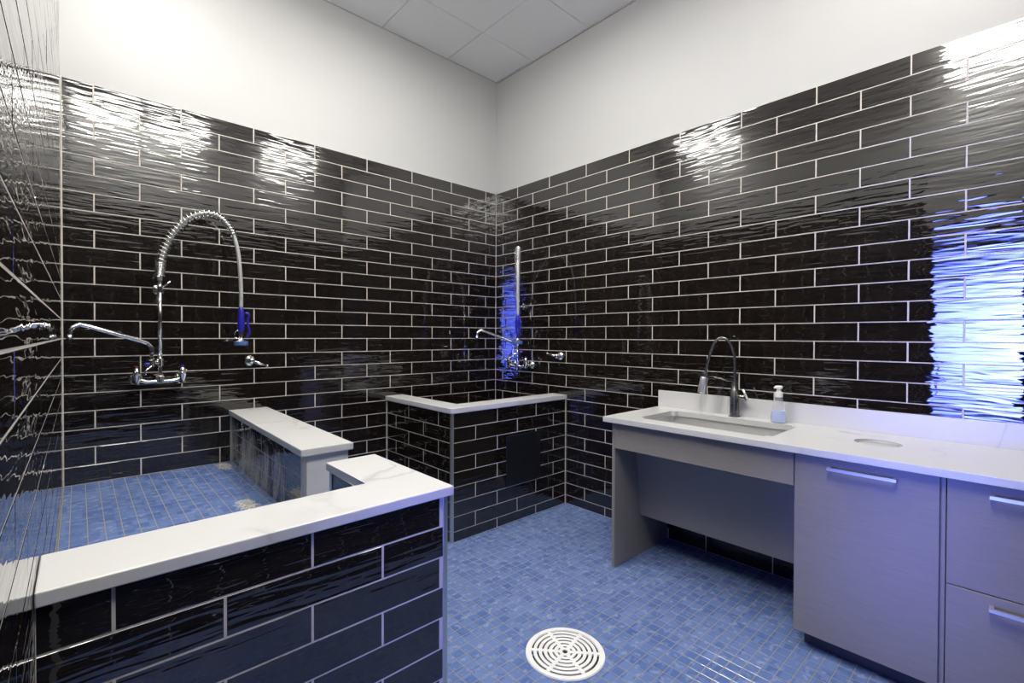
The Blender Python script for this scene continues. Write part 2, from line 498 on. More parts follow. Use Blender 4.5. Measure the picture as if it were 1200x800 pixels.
# glass door beside the camera, daylight behind it
bm = bmesh.new()
fx0, fx1 = RX-0.10, RX-0.02
bbox(bm, fx0, fx1, DOOR_Y0-0.03, DOOR_Y0+0.03, 0, DOOR_Z1+0.03)
bbox(bm, fx0, fx1, DOOR_Y1-0.03, DOOR_Y1+0.03, 0, DOOR_Z1+0.03)
bbox(bm, fx0, fx1, DOOR_Y0+0.03, DOOR_Y1-0.03, DOOR_Z1-0.03, DOOR_Z1+0.03)
bbox(bm, fx0, fx1, DOOR_Y0+0.03, DOOR_Y1-0.03, 0, 0.12)
door = obj('door_1', bm, 'frame'); tag(door, kind='structure')
box('pane', (RX-0.065, RX-0.055, DOOR_Y0+0.025, DOOR_Y1-0.025, 0.11, DOOR_Z1-0.025), 'glass', door)
tubeo('door_handle', [(RX-0.05, DOOR_Y1-0.07, 0.95), (RX-0.012, DOOR_Y1-0.07, 0.95), (RX-0.012, DOOR_Y1-0.07, 1.2), (RX-0.05, DOOR_Y1-0.07, 1.2)], 0.008, 'satin', door, 8)

# ceiling: lay-in boards with fine joints
ceiling = box('ceiling', (RX-T, T, RY-T, T, RZ+0.012, RZ+0.12), 'ceil_joint'); tag(ceiling, kind='structure')
gx = [0.0, -0.575, -1.205, -1.83, -2.45, RX]
gy = [0.0, -0.497, -1.117, -1.737, -2.357, -2.977, RY]
LIGHT_CELLS = [(1, 5), (3, 5), (4, 5), (4, 1), (2, 2)]
for i in range(len(gx)-1):
    for j in range(len(gy)-1):
        if (i, j) in LIGHT_CELLS: continue
        x1, x0, y1, y0 = gx[i], gx[i+1], gy[j], gy[j+1]
        g = 0.0022
        bm = bmesh.new(); bbox(bm, x0+g, x1-g, y0+g, y1-g, RZ, RZ+0.014)
        bmesh.ops.bevel(bm, geom=[e for e in bm.edges if all(v.co.z < RZ+0.001 for v in e.verts)], offset=0.003, segments=1, affect='EDGES')
        obj('ceiling_panel', bm, 'ceil', ceiling)
tag(box('trim_3', (-0.012, 0, RY, 0, RZ-0.014, RZ), 'ceil_gap'), kind='structure')
tag(box('trim_4', (RX, -0.012, -0.006, 0, RZ-0.006, RZ), 'ceil_gap'), kind='structure')
lab = {(1, 5): 'square white ceiling light panel above the drawers side of the room',
       (3, 5): 'square white ceiling light panel midway along the wall behind the viewer',
       (4, 5): 'square white ceiling light panel in the corner beside the glass door',
       (2, 2): 'added unseen fill light panel between the wash platform and the corner tub',  # extra lamp added out of view to brighten the floor and far corner
       (4, 1): 'square white ceiling light panel above the blue tiled wash platform'}
LAMP_W = {(2, 2): 25, (3, 5): 8, (4, 5): 9, (4, 1): 5, (1, 5): 3}
LAMP_SPREAD = {(2, 2): 179, (3, 5): 175, (4, 5): 175, (4, 1): 135, (1, 5): 175}
for (i, j) in LIGHT_CELLS:
    x1, x0, y1, y0 = gx[i]-0.004, gx[i+1]+0.004, gy[j]-0.004, gy[j+1]+0.004
    t = empty('ceiling_light', ((x0+x1)/2, (y0+y1)/2, RZ))
    tag(t, lab[(i, j)], 'ceiling light', 'square ceiling light panels')
    hx, hy = (x1-x0)/2, (y1-y0)/2
    bm = bmesh.new(); f = 0.025
    bbox(bm, -hx, hx, -hy, -hy+f, -0.004, 0.012); bbox(bm, -hx, hx, hy-f, hy, -0.004, 0.012)
    bbox(bm, -hx, -hx+f, -hy+f, hy-f, -0.004, 0.012); bbox(bm, hx-f, hx, -hy+f, hy-f, -0.004, 0.012)
    obj('frame', bm, 'white_plastic', t)
    box('diffuser', (-hx+f, hx-f, -hy+f, hy-f, -0.080, 0.010), 'lamp', t, bev=0.006, seg=1)
    al = bpy.data.lights.new('lamp_light', 'AREA'); al.shape = 'RECTANGLE'; al.size = 2*(hx-f); al.size_y = 2*(hy-f)
    al.energy = LAMP_W[(i, j)]; al.color = LAMP_COLOR; al.spread = math.radians(LAMP_SPREAD[(i, j)])
    ao = bpy.data.objects.new('lamp_light', al); C.objects.link(ao); ao.parent = t; ao.location = (0, 0, -0.086)

# ------------------------------------------------------------------ mosaic surfaces
OCC = [  # boxes that hide floor from the camera (x0,x1,y0,y1,z0,z1)
    (-3.07, -2.11, -2.255, -2.05, 0, 0.907), (-2.31, -2.11, -2.05, -1.70, 0, 0.907), (-2.30, -2.10, -1.43, 0, 0, 0.905),
    (-1.18, 0, -0.92, 0, 0, 0.91), (-0.66, 0, -1.84, -1.77, 0, 0.907), (-0.62, 0, -3.6, -2.81, 0.0, 0.907), (-0.66, 0, -3.6, -1.77, 0.72, 0.907)]
def hidden(p, boxes):
    d = p - CAM
    for (x0, x1, y0, y1, z0, z1) in boxes:
        t0, t1 = 0.0, 0.995
        ok = True
        for ax, lo, hi in ((0, x0, x1), (1, y0, y1), (2, z0, z1)):
            if abs(d[ax]) < 1e-9:
                if not lo <= CAM[ax] <= hi: ok = False; break
                continue
            a, b = (lo-CAM[ax])/d[ax], (hi-CAM[ax])/d[ax]
            if a > b: a, b = b, a
            t0, t1 = max(t0, a), min(t1, b)
        if ok and t0 < t1: return True
    return False
def proj(p):
    d = p - CAM; z = d.dot(fw)
    if z < 0.05: return None
    return (600+FPX*d.dot(rt2)/z, 400-FPX*d.dot(up2)/z, z)

_mos_cache = {}
def mosaic_mesh(wx, wy):
    key = (round(wx, 4), round(wy, 4))
    if key in _mos_cache: return _mos_cache[key]
    bm = bmesh.new(); a, h, b, t = wx/2, wy/2, 0.0012, 0.003
    bot = [bm.verts.new(p) for p in ((-a, -h, -t), (a, -h, -t), (a, h, -t), (-a, h, -t))]
    mid = [bm.verts.new(p) for p in ((-a, -h, -0.0007), (a, -h, -0.0007), (a, h, -0.0007), (-a, h, -0.0007))]
    topv = [bm.verts.new(p) for p in ((-a+b, -h+b, 0), (a-b, -h+b, 0), (a-b, h-b, 0), (-a+b, h-b, 0))]
    for i in range(4):
        j = (i+1) % 4
        bm.faces.new((bot[i], bot[j], mid[j], mid[i])); bm.faces.new((mid[i], mid[j], topv[j], topv[i]))
    bm.faces.new(topv)
    me = bpy.data.meshes.new('mosaic_tile')
    bmesh.ops.recalc_face_normals(bm, faces=bm.faces); bm.to_mesh(me); bm.free()
    me.materials.append(M['mosaic']); _mos_cache[key] = me
    return me

def mosaic(parent, x0, x1, y0, y1, z, pitch, phx, phy, occ, hole=None, limit=300, off=(0, 0, 0), skip=None):
    off = Vector(off); cells = []
    def cuts(lo, hi, ph):
        k = math.ceil((lo-ph)/pitch); c = [lo]
        while ph + k*pitch < hi:
            v = ph + k*pitch
            if v - c[-1] > 0.006: c.append(v)
            k += 1
        if hi - c[-1] > 0.004: c.append(hi)
        return c
    cx, cy = cuts(x0, x1, phx), cuts(y0, y1, phy)
    g = 0.0018
    for xa, xb in zip(cx, cx[1:]):
        for ya, yb in zip(cy, cy[1:]):
            p = Vector(((xa+xb)/2, (ya+yb)/2, z))
            if skip and skip(p.x, p.y): continue
            if hole and (p.xy - Vector(hole[:2])).length < hole[2]: continue
            s = proj(p); area = 0
            if s and -10 < s[0] < 1210 and -10 < s[1] < 810 and not hidden(p, occ):
                area = (xb-xa)*(yb-ya)*(CAM.z-z)/(p-CAM).length**3
            cells.append((area, p, xb-xa-2*g, yb-ya-2*g))
    cells.sort(key=lambda c: -c[0])
    bm = bmesh.new()
    for i, (area, p, wx, wy) in enumerate(cells):
        me = mosaic_mesh(wx, wy)
        tm = Matrix.Translation(p-off+Vector((0, 0, R.uniform(-0.0002, 0.0002)))) @ Matrix.Rotation(R.gauss(0, 0.004), 4, 'X') @ Matrix.Rotation(R.gauss(0, 0.004), 4, 'Y')
        if i < limit and area > 0:
            o = bpy.data.objects.new('mosaic_tile', me); C.objects.link(o); o.parent = parent
            o.matrix_basis = tm
        else:
            st = len(bm.verts); bm.from_mesh(me); bm.verts.ensure_lookup_table()
            bmesh.ops.transform(bm, matrix=tm, verts=bm.verts[st:])
    if len(bm.verts):
        o = obj('mosaic_field', bm, 'mosaic', parent); o['kind'] = 'stuff'

DR = (-1.432, -2.146, 0.173)
floor = box('floor', (RX-T, T, RY-T, T, -0.12, -0.0012), 'floor_grout'); tag(floor, kind='structure')
mosaic(floor, RX, 0, RY, 0, 0.0, 0.0535, -1.432, -2.603, OCC, hole=(DR[0], DR[1], 0.12))

# raised wash platform
plat = empty('wash_platform', (-2.58, -1.0, 0))
tag(plat, 'raised blue mosaic tiled dog washing platform behind the foreground half wall', 'wash platform')
poff = (-2.58, -1.0, 0)
poly_extrude('base', [(x-poff[0], y-poff[1]) for x, y in ((RX+0.006, -2.058), (-2.298, -2.058), (-2.298, -1.705), (-2.10, -1.705), (-2.10, -1.44), (-2.305, -1.44), (-2.275, -0.006), (RX+0.006, -0.006))], 0, TUB_Z-0.0012, 'floor_grout', plat)
mosaic(plat, RX+0.008, -2.10, -2.06, -0.008, TUB_Z, 0.0552, -3.031, -0.011, [OCC[0], OCC[1], OCC[2]], off=poff, skip=lambda x, y: x > -2.285 and not (-1.68 < y < -1.47))

# ------------------------------------------------------------------ foreground half wall (L shaped)
WY, WX = -2.235, -2.130
hw = empty('half_wall', (-2.58, -2.15, 0)); ho = (-2.58, -2.15, 0)
tag(hw, 'foreground black tiled half wall with white marble cap turning a corner', 'half wall')
def L_off(pts, o): return [(x-o[0], y-o[1]) for x, y in pts]
poly_extrude('core', L_off([(RX+0.006, WY), (WX, WY), (WX, -1.72), (-2.29, -1.72), (-2.29, -2.065), (RX+0.006, -2.065)], ho), 0.0, 0.877, 'grout', hw)
poly_extrude('cap', L_off([(RX+0.006, -2.255), (-2.108, -2.255), (-2.108, -1.70), (-2.308, -1.70), (-2.308, -2.045), (RX+0.006, -2.045)], ho), 0.877, 0.907, 'marble', hw, bev=0.003)
tile_face(hw, (0, -1, 0), WY, RX+0.006, WX-0.007, 0.0, 0.877, (-2.75, -2.95), top=0.78+0.0985*2, pv=0.0985, off=ho)
tile_face(hw, (1, 0, 0), WX, WY+0.007, -1.727, 0.0, 0.877, (-1.9, -2.1), top=0.78+0.0985*2, pv=0.0985, off=ho)
tile_face(hw, (-1, 0, 0), -2.29, 1.731, 2.065, TUB_Z, 0.877, (1.72, 1.92), top=0.97, off=ho)
tile_face(hw, (0, 1, 0), -2.065, 2.296, 3.06, TUB_Z, 0.877, (0.1, 0.3), top=0.97, off=ho)
def trim(parent, x, y, z0, z1, o, w=0.009):
    box('edge_trim', (x-w-o[0], x+w-o[0], y-w-o[1], y+w-o[1], z0, z1), 'alu', parent, bev=0.0015, seg=1)
trim(hw, WX-0.002, WY+0.002, 0, 0.876, ho); trim(hw, WX-0.002, -1.722, 0, 0.876, ho); trim(hw, -2.288, -1.722, TUB_Z, 0.876, ho, 0.011)
box('end_panel', (-2.277-ho[0], WX-0.012-ho[0], -1.72-ho[1], -1.712-ho[1], 0, 0.876), 'marble', hw)

# divider half wall with white end
dv = empty('half_wall', (-2.17, 0, 0), rz=-math.radians(1.0)); do = (-2.17, 0, 0)
tag(dv, 'short divider half wall running out from the back wall, white slab on its end', 'half wall')
dx0, dx1, dy = -2.265, -2.075, -1.41
box('core', (dx0-do[0], dx1-do[0], dy+0.012, -0.006, 0, 0.875), 'grout', dv)
bm = bmesh.new(); bbox(bm, dx0-0.019-do[0], dx1+0.019-do[0], -0.655, -0.006, 0.875, 0.905)
bmesh.ops.bevel(bm, geom=bm.edges[:], offset=0.002, segments=2, affect='EDGES'); obj('cap', bm, 'marble', dv)
bm = bmesh.new(); bbox(bm, dx0-0.019-do[0], dx1+0.019-do[0], -1.435, -0.656, 0.875, 0.905)
bmesh.ops.bevel(bm, geom=bm.edges[:], offset=0.002, segments=2, affect='EDGES'); obj('cap', bm, 'marble', dv)
box('end_panel', (dx0+0.010-do[0], dx1-do[0], dy-0.004, dy+0.012, TUB_Z-0.15, 0.874), 'marble', dv, bev=0.001)
tile_face(dv, (-1, 0, 0), dx0, 0.012, -dy-0.018, TUB_Z, 0.875, (0.145, 0.345), off=do)
tile_face(dv, (1, 0, 0), dx1, dy, -0.012, 0.0, 0.875, (-0.2, -0.4), off=do)
box('edge_trim', (dx0-0.008-do[0], dx0+0.010-do[0], dy-0.004, dy+0.014, TUB_Z, 0.874), 'alu', dv, bev=0.0015, seg=1)
box('caulk_bead', (dx0-0.012-do[0], dx0-do[0], -0.02, -0.008, TUB_Z, 0.874), 'grout', dv)

# corner tub enclosure
TX, TY = -1.160, -0.905
ct = empty('tub_surround', (-0.6, -0.45, 0)); co = (-0.6, -0.45, 0)
tag(ct, 'black tiled corner tub surround with thin white marble cap', 'tub surround')
poly_extrude('core', L_off([(TX, TY), (-0.006, TY), (-0.006, TY+0.13), (TX+0.13, TY+0.13), (TX+0.13, -0.006), (TX, -0.006)], co), 0.0, 0.872, 'grout', ct)
poly_extrude('cap', L_off([(TX-0.016, TY-0.016), (-0.006, TY-0.016), (-0.006, TY+0.146), (TX+0.146, TY+0.146), (TX+0.146, -0.006), (TX-0.016, -0.006)], co), 0.872, 0.906, 'marble', ct, bev=0.002)
tile_face(ct, (0, -1, 0), TY, TX+0.010, -0.009, 0.0, 0.872, (-0.161, -0.361), top=0.97, off=co)
tile_face(ct, (-1, 0, 0), TX, 0.010, -TY-0.010, 0.0, 0.872, (0.160, 0.352), top=0.97, off=co)
tile_face(ct, (0, 1, 0), TY+0.13, 0.01, -TX-0.13, 0.5, 0.872, (0.1, 0.3), top=0.97, off=co)
tile_face(ct, (1, 0, 0), TX+0.13, TY+0.13, -0.01, 0.5, 0.872, (0.1, 0.3), top=0.97, off=co)
trim(ct, TX+0.004, TY+0.004, 0, 0.871, co, 0.010)
box('caulk_bead', (TX-0.010-co[0], TX-co[0], -0.018-co[1], -0.008-co[1], 0, 0.871), 'grout', ct)
box('caulk_bead', (-0.016-co[0], -0.008-co[0], TY-0.010-co[1], TY-co[1], 0, 0.871), 'grout', ct)
tb = empty('tub_floor', (-0.5, -0.4, 0)); to = (-0.5, -0.4, 0)
tag(tb, 'blue mosaic floor inside the corner tub surround', 'tub floor')
box('base', (TX+0.137-to[0], -0.008-to[0], TY+0.137-to[1], -0.008-to[1], 0, 0.498), 'floor_grout', tb)
mosaic(tb, TX+0.138, -0.009, TY+0.138, -0.009, 0.5, 0.0535, -0.5, -0.4, [OCC[3]], limit=0, off=to)

# black access board on the tub surround
ab = empty('access_board', (-0.495, TY-0.0065, 0.275))
tag(ab, 'black access board fixed to the front of the corner tub surround', 'access board')
box('board', (-0.181, 0.181, -0.005, 0, 0, 0.375), 'black_panel', ab, bev=0.0015, seg=1)
for sx in (-0.15, 0.15):
    for sz in (0.03, 0.345):
        latheo('screw', (sx, -0.005, sz), (0, -1, 0), [(0, 0.005), (0.0015, 0.0045), (0.002, 0.001)], 'gunmetal', ab, 10)

# ------------------------------------------------------------------ floor drain
dr = empty('floor_drain', (DR[0], DR[1], 0))
tag(dr, 'round white slotted floor drain cover set in blue floor', 'floor drain')
def annulus(bm, r0, r1, z0, z1, seg=64):
    rings = []
    for (r, z) in ((r0, z0), (r1, z0), (r1, z1), (r0, z1)):
        rings.append([bm.verts.new((r*math.cos(2*math.pi*k/seg), r*math.sin(2*math.pi*k/seg), z)) for k in range(seg)])
    for a in range(4):
        b = (a+1) % 4
        for k in range(seg): bm.faces.new((rings[a][k], rings[a][(k+1) % seg], rings[b][(k+1) % seg], rings[b][k]))
bm = bmesh.new(); annulus(bm, 0.1475, 0.173, 0.0005, 0.008)
bmesh.ops.bevel(bm, geom=[e for e in bm.edges if all(abs(v.co.z-0.008) < 1e-6 for v in e.verts) and abs(e.verts[0].co.xy.length-e.verts[1].co.xy.length) < 1e-5], offset=0.003, segments=2, affect='EDGES')
obj('rim', bm, 'white_plastic', dr)
for k in range(6):
    ro = 0.139 - 0.0225*k
    bm = bmesh.new(); annulus(bm, max(ro-0.0145, 0.003), ro, 0.001, 0.0072); obj('ring', bm, 'white_plastic', dr)
for k in range(6):
    an = math.radians(132+60*k); d = Vector((math.cos(an), math.sin(an), 0)); n = Vector((-d.y, d.x, 0))
    bm = bmesh.new(); vs = []
    for z in (0.001, 0.0075):
        for (r, s) in ((0.012, -1), (0.149, -1), (0.149, 1), (0.012, 1)):
            p = d*r + n*s*0.0085; vs.append(bm.verts.new((p.x, p.y, z)))
    for f in ((0,3,2,1),(4,5,6,7),(0,1,5,4),(1,2,6,5),(2,3,7,6),(3,0,4,7)): bm.faces.new([vs[i] for i in f])
    obj('spoke', bm, 'white_plastic', dr)
bm = bmesh.new(); lathe(bm, (0, 0, -0.0010), (0, 0, 1), [(0, 0.15), (0.0012, 0.15)], 48); obj('sump_shade', bm, 'dark', dr)  # flat near-black disc, shade of the hollow below put into its colour

# ------------------------------------------------------------------ vanity
CF, CZ0, CZ1, CY0 = -0.660, 0.877, 0.908, -1.770
WALLT = -TILE_T-0.001
def cut_mesh(target, cutters):
    for c in cutters:
        mo = target.modifiers.new('cut', 'BOOLEAN'); mo.operation = 'DIFFERENCE'; mo.solver = 'EXACT'; mo.object = c
    dg = bpy.context.evaluated_depsgraph_get()
    me = bpy.data.meshes.new_from_object(target.evaluated_get(dg))
    target.modifiers.clear(); target.data = me
    for c in cutters: bpy.data.objects.remove(c, do_unlink=True)
SX0, SX1, SY0, SY1 = -0.540, -0.125, -2.672, -1.940
HOLE = (-0.300, -3.046, 0.088)
cto = empty('countertop', (-0.33, -2.68, CZ0)); vo = (-0.33, -2.68, CZ0)
tag(cto, 'long white marble countertop with grey veins, backsplash, sink cut-out and round hole', 'countertop')
slab = box('slab', (CF-vo[0], WALLT-vo[0], RY+0.008-vo[1], CY0-vo[1], 0, CZ1-CZ0), 'marble', cto, bev=0.002)
bm = bmesh.new(); bbox(bm, SX0-vo[0], SX1-vo[0], SY0-vo[1], SY1-vo[1], -0.1, 0.2)
bmesh.ops.bevel(bm, geom=[e for e in bm.edges if abs(e.verts[0].co.z-e.verts[1].co.z) > 0.1], offset=0.03, segments=5, affect='EDGES')
c1 = obj('cutter', bm, 'marble'); c1.location = vo
bm = bmesh.new(); lathe(bm, (HOLE[0]-vo[0], HOLE[1]-vo[1], -0.1), (0, 0, 1), [(0, HOLE[2]), (0.3, HOLE[2])], 48)
c2 = obj('cutter', bm, 'marble'); c2.location = vo
bpy.context.view_layer.update()
cut_mesh(slab, [c1, c2])
box('backsplash', (-0.022-vo[0], WALLT-vo[0], RY+0.008-vo[1], CY0-vo[1], CZ1-CZ0, 1.020-CZ0), 'marble', cto, bev=0.0015)

# sink bowl under the cut-out
sk = empty('sink', ((SX0+SX1)/2, (SY0+SY1)/2, CZ0))
tag(sk, 'rectangular undermount stainless steel sink in the white countertop', 'sink')
hx, hy = (SX1-SX0)/2+0.008, (SY1-SY0)/2+0.008
bm = bmesh.new()
def rrect(bm, hx, hy, r, z, n=6):
    out = []
    for (cx, cy, a0) in ((hx-r, hy-r, 0), (-hx+r, hy-r, 90), (-hx+r, -hy+r, 180), (hx-r, -hy+r, 270)):
        for k in range(n+1):
            a = math.radians(a0+90*k/n); out.append(bm.verts.new((cx+r*math.cos(a), cy+r*math.sin(a), z)))
    return out
rings = [rrect(bm, hx+0.02, hy+0.02, 0.04, -0.001), rrect(bm, hx, hy, 0.035, -0.001), rrect(bm, hx-0.004, hy-0.004, 0.035, -0.13), rrect(bm, hx-0.02, hy-0.02, 0.03, -0.145)]
for a, b in zip(rings, rings[1:]):
    n = len(a)
    for k in range(n): bm.faces.new((a[k], a[(k+1) % n], b[(k+1) % n], b[k]))
bm.faces.new(rings[-1])
bowl = obj('bowl', bm, 'steel', sk)
so = bowl.modifiers.new('thick', 'SOLIDIFY'); so.thickness = 0.0015; so.offset = -1
latheo('strainer', (0.05, 0, -0.1445), (0, 0, 1), [(0, 0.045), (0.002, 0.045), (0.003, 0.038), (0.001, 0.03)], 'chrome', sk, 24)

# sink base: side panel, apron, sloping knee panel
FX = -0.630
sb = empty('sink_cabinet', (-0.32, -2.32, 0)); so_ = (-0.32, -2.32, 0)
tag(sb, 'open grey sink cabinet with apron and sloping knee panel under the sink', 'cabinet')
def vb(name, dims, mat, parent, o, bev=0.0012):
    return box(name, (dims[0]-o[0], dims[1]-o[0], dims[2]-o[1], dims[3]-o[1], dims[4]-o[2], dims[5]-o[2]), mat, parent, bev=bev, seg=1)
vb('side_panel', (FX, WALLT, -1.838, -1.818, 0.001, 0.876), 'laminate', sb, so_)
vb('apron', (FX, FX+0.019, -2.800, -1.839, 0.722, 0.876), 'laminate', sb, so_)
bm = bmesh.new()
p0, p1 = Vector((-0.412, 0, 0.722)), Vector((-0.345, 0, 0.248))
th = Vector((0.018, 0, 0.0025))
vs = []
for y in (-2.802+2.32, -1.839+2.32):
    for q in (p0, p1, p1+th, p0+th):
        vs.append(bm.verts.new((q.x-so_[0], y, q.z)))
for f in ((0,1,2,3),(7,6,5,4),(0,4,5,1),(1,5,6,2),(2,6,7,3),(3,7,4,0)): bm.faces.new([vs[i] for i in f])
obj('knee_panel', bm, 'laminate', sb)
vb('under_board', (FX+0.02, p0.x+0.02, -2.802, -1.839, 0.722, 0.737), 'laminate', sb, so_)

# pull-out bin cabinet
def handle(parent, y0, y1, z, o, x=FX):
    h = empty('handle')
    bm = bmesh.new()
    bbox(bm, x-0.034-o[0], x-0.024-o[0], y0-o[1], y1-o[1], z-0.006-o[2], z+0.006-o[2])
    bbox(bm, x-0.026-o[0], x+0.001-o[0], y1-0.012-o[1], y1-o[1], z-0.006-o[2], z+0.006-o[2])
    bbox(bm, x-0.026-o[0], x+0.001-o[0], y0-o[1], y0+0.012-o[1], z-0.006-o[2], z+0.006-o[2])
    bpy.data.objects.remove(h)
    return obj('handle', bm, 'satin', parent)
cb = empty('bin_cabinet', (-0.32, -3.05, 0)); cbo = (-0.32, -3.05, 0)
tag(cb, 'grey pull-out bin cabinet with one tall door under the round counter hole', 'cabinet')
vb('body', (FX+0.021, WALLT, -3.294, -2.803, 0.085, 0.876), 'laminate', cb, cbo)
cbd = vb('door', (FX, FX+0.019, -3.290, -2.804, 0.078, 0.874), 'laminate', cb, cbo)
handle(cbd, -3.166, -2.934, 0.832, cbo)
vb('toe_kick', (FX+0.065, FX+0.083, -3.294, -2.830, 0.001, 0.085), 'toe', cb, cbo)
vb('kick_return', (FX+0.083, WALLT, -2.850, -2.830, 0.001, 0.085), 'toe', cb, cbo)
vb('filler_strip', (FX+0.004, FX+0.02, -3.307, -3.2945, 0.085, 0.876), 'laminate', cb, cbo)
# drawer unit
du = empty('drawer_cabinet', (-0.32, -3.45, 0)); duo = (-0.32, -3.45, 0)
tag(du, 'grey drawer cabinet at the end of the counter with two stacked drawers', 'cabinet')
vb('body', (FX+0.021, WALLT, RY+0.010, -3.309, 0.085, 0.876), 'laminate', du, duo)
d1 = vb('drawer', (FX, FX+0.019, RY+0.012, -3.310, 0.4825, 0.874), 'laminate', du, duo)
handle(d1, RY+0.08, -3.422, 0.834, duo)
d2 = vb('drawer', (FX, FX+0.019, RY+0.012, -3.310, 0.078, 0.4785), 'laminate', du, duo)
handle(d2, RY+0.08, -3.424, 0.440, duo)
vb('toe_kick', (FX+0.065, FX+0.083, RY+0.010, -3.2945, 0.001, 0.085), 'toe', du, duo)

# bin chute in the counter
bc = empty('bin_chute', (HOLE[0], HOLE[1], CZ1))
tag(bc, 'round stainless bin chute lid sunk in the countertop hole', 'bin chute')
bm = bmesh.new(); annulus(bm, HOLE[2]-0.0055, HOLE[2]-0.001, -0.030, -0.006, 48); obj('sleeve', bm, 'satin', bc)
latheo('lid', (0, 0, -0.022), (0, 0, 1), [(0, HOLE[2]-0.007), (0.008, HOLE[2]-0.007), (0.010, HOLE[2]-0.010), (0.0102, 0.001)], 'lid', bc, 48)

# kitchen style faucet
FB = Vector((-0.062, -2.306, CZ1))
fa = empty('sink_faucet', FB)
tag(fa, 'dark gunmetal gooseneck faucet with pale spray head behind the sink', 'faucet')
latheo('base', (0, 0, 0), (0, 0, 1), [(0, 0.034), (0.004, 0.034), (0.006, 0.027), (0.16, 0.026), (0.165, 0.022), (0.20, 0.017), (0.215, 0.013)], 'gunmetal', fa, 24)
fd = Vector((-0.35, 1.0, 0)).normalized()      # swing of the neck
ctrl = [(0, 0, 0.20), (0, 0, 0.33), (0.010, 0, 0.40), (0.040, 0, 0.462), (0.076, 0, 0.478), (0.110, 0, 0.455), (0.138, 0, 0.385), (0.156, 0, 0.31), (0.166, 0, 0.255)]
pts = [fd*c[0] + Vector((0, 0, c[2])) for c in ctrl]
tubeo('neck', smooth_curve(pts, 8), 0.0085, 'gunmetal', fa, 10)
hd = (pts[-1]-pts[-2]).normalized()
latheo('collar', pts[-1]-hd*0.008, hd, [(0, 0.011), (0.004, 0.017), (0.030, 0.018)], 'gunmetal', fa, 18)
latheo('spray_head', pts[-1]+hd*0.022, hd, [(0, 0.0225), (0.004, 0.0245), (0.098, 0.0245), (0.102, 0.021)], 'satin', fa, 20)
tubeo('docking_arm', [Vector((0, 0, 0.205)), fd*0.08+Vector((0, 0, 0.228)), fd*0.150+Vector((0, 0, 0.240))], 0.005, 'gunmetal', fa, 8)
ld = Vector((-0.2, -1.0, 0)).normalized()
tubeo('valve_stub', [Vector((0, 0, 0.122)), ld*0.075+Vector((0, 0, 0.122))], 0.0165, 'gunmetal', fa, 14)
tubeo('lever', [ld*0.085+Vector((0, 0, 0.113)), ld*0.058+Vector((-0.01, 0, 0.172))], [0.006, 0.0075], 'satin', fa, 10)

# soap bottle
SB = Vector((-0.080, -2.558, CZ1))
sp = empty('soap_bottle', SB)
tag(sp, 'clear foaming soap bottle with white pump and blue liquid on the counter', 'soap bottle')
latheo('bottle', (0, 0, 0), (0, 0, 1), [(0, 0.036), (0.004, 0.040), (0.03, 0.041), (0.10, 0.029), (0.132, 0.0215), (0.145, 0.020)], 'soap_clear', sp, 28)
latheo('liquid', (0, 0, 0.003), (0, 0, 1), [(0, 0.034), (0.003, 0.0375), (0.027, 0.0385), (0.062, 0.033), (0.0625, 0.001)], 'soap_liquid', sp, 28)
latheo('pump_collar', (0, 0, 0.1455), (0, 0, 1), [(0, 0.021), (0.026, 0.021), (0.030, 0.012), (0.048, 0.010)], 'white_plastic', sp, 24)
latheo('pump_head', (0, 0, 0.190), (0, 0, 1), [(0, 0.011), (0.004, 0.019), (0.014, 0.020), (0.018, 0.017)], 'white_plastic', sp, 24)
tubeo('nozzle', [Vector((0, 0, 0.201)), Vector((-0.030, 0.012, 0.199))], 0.006, 'white_plastic', sp, 8)

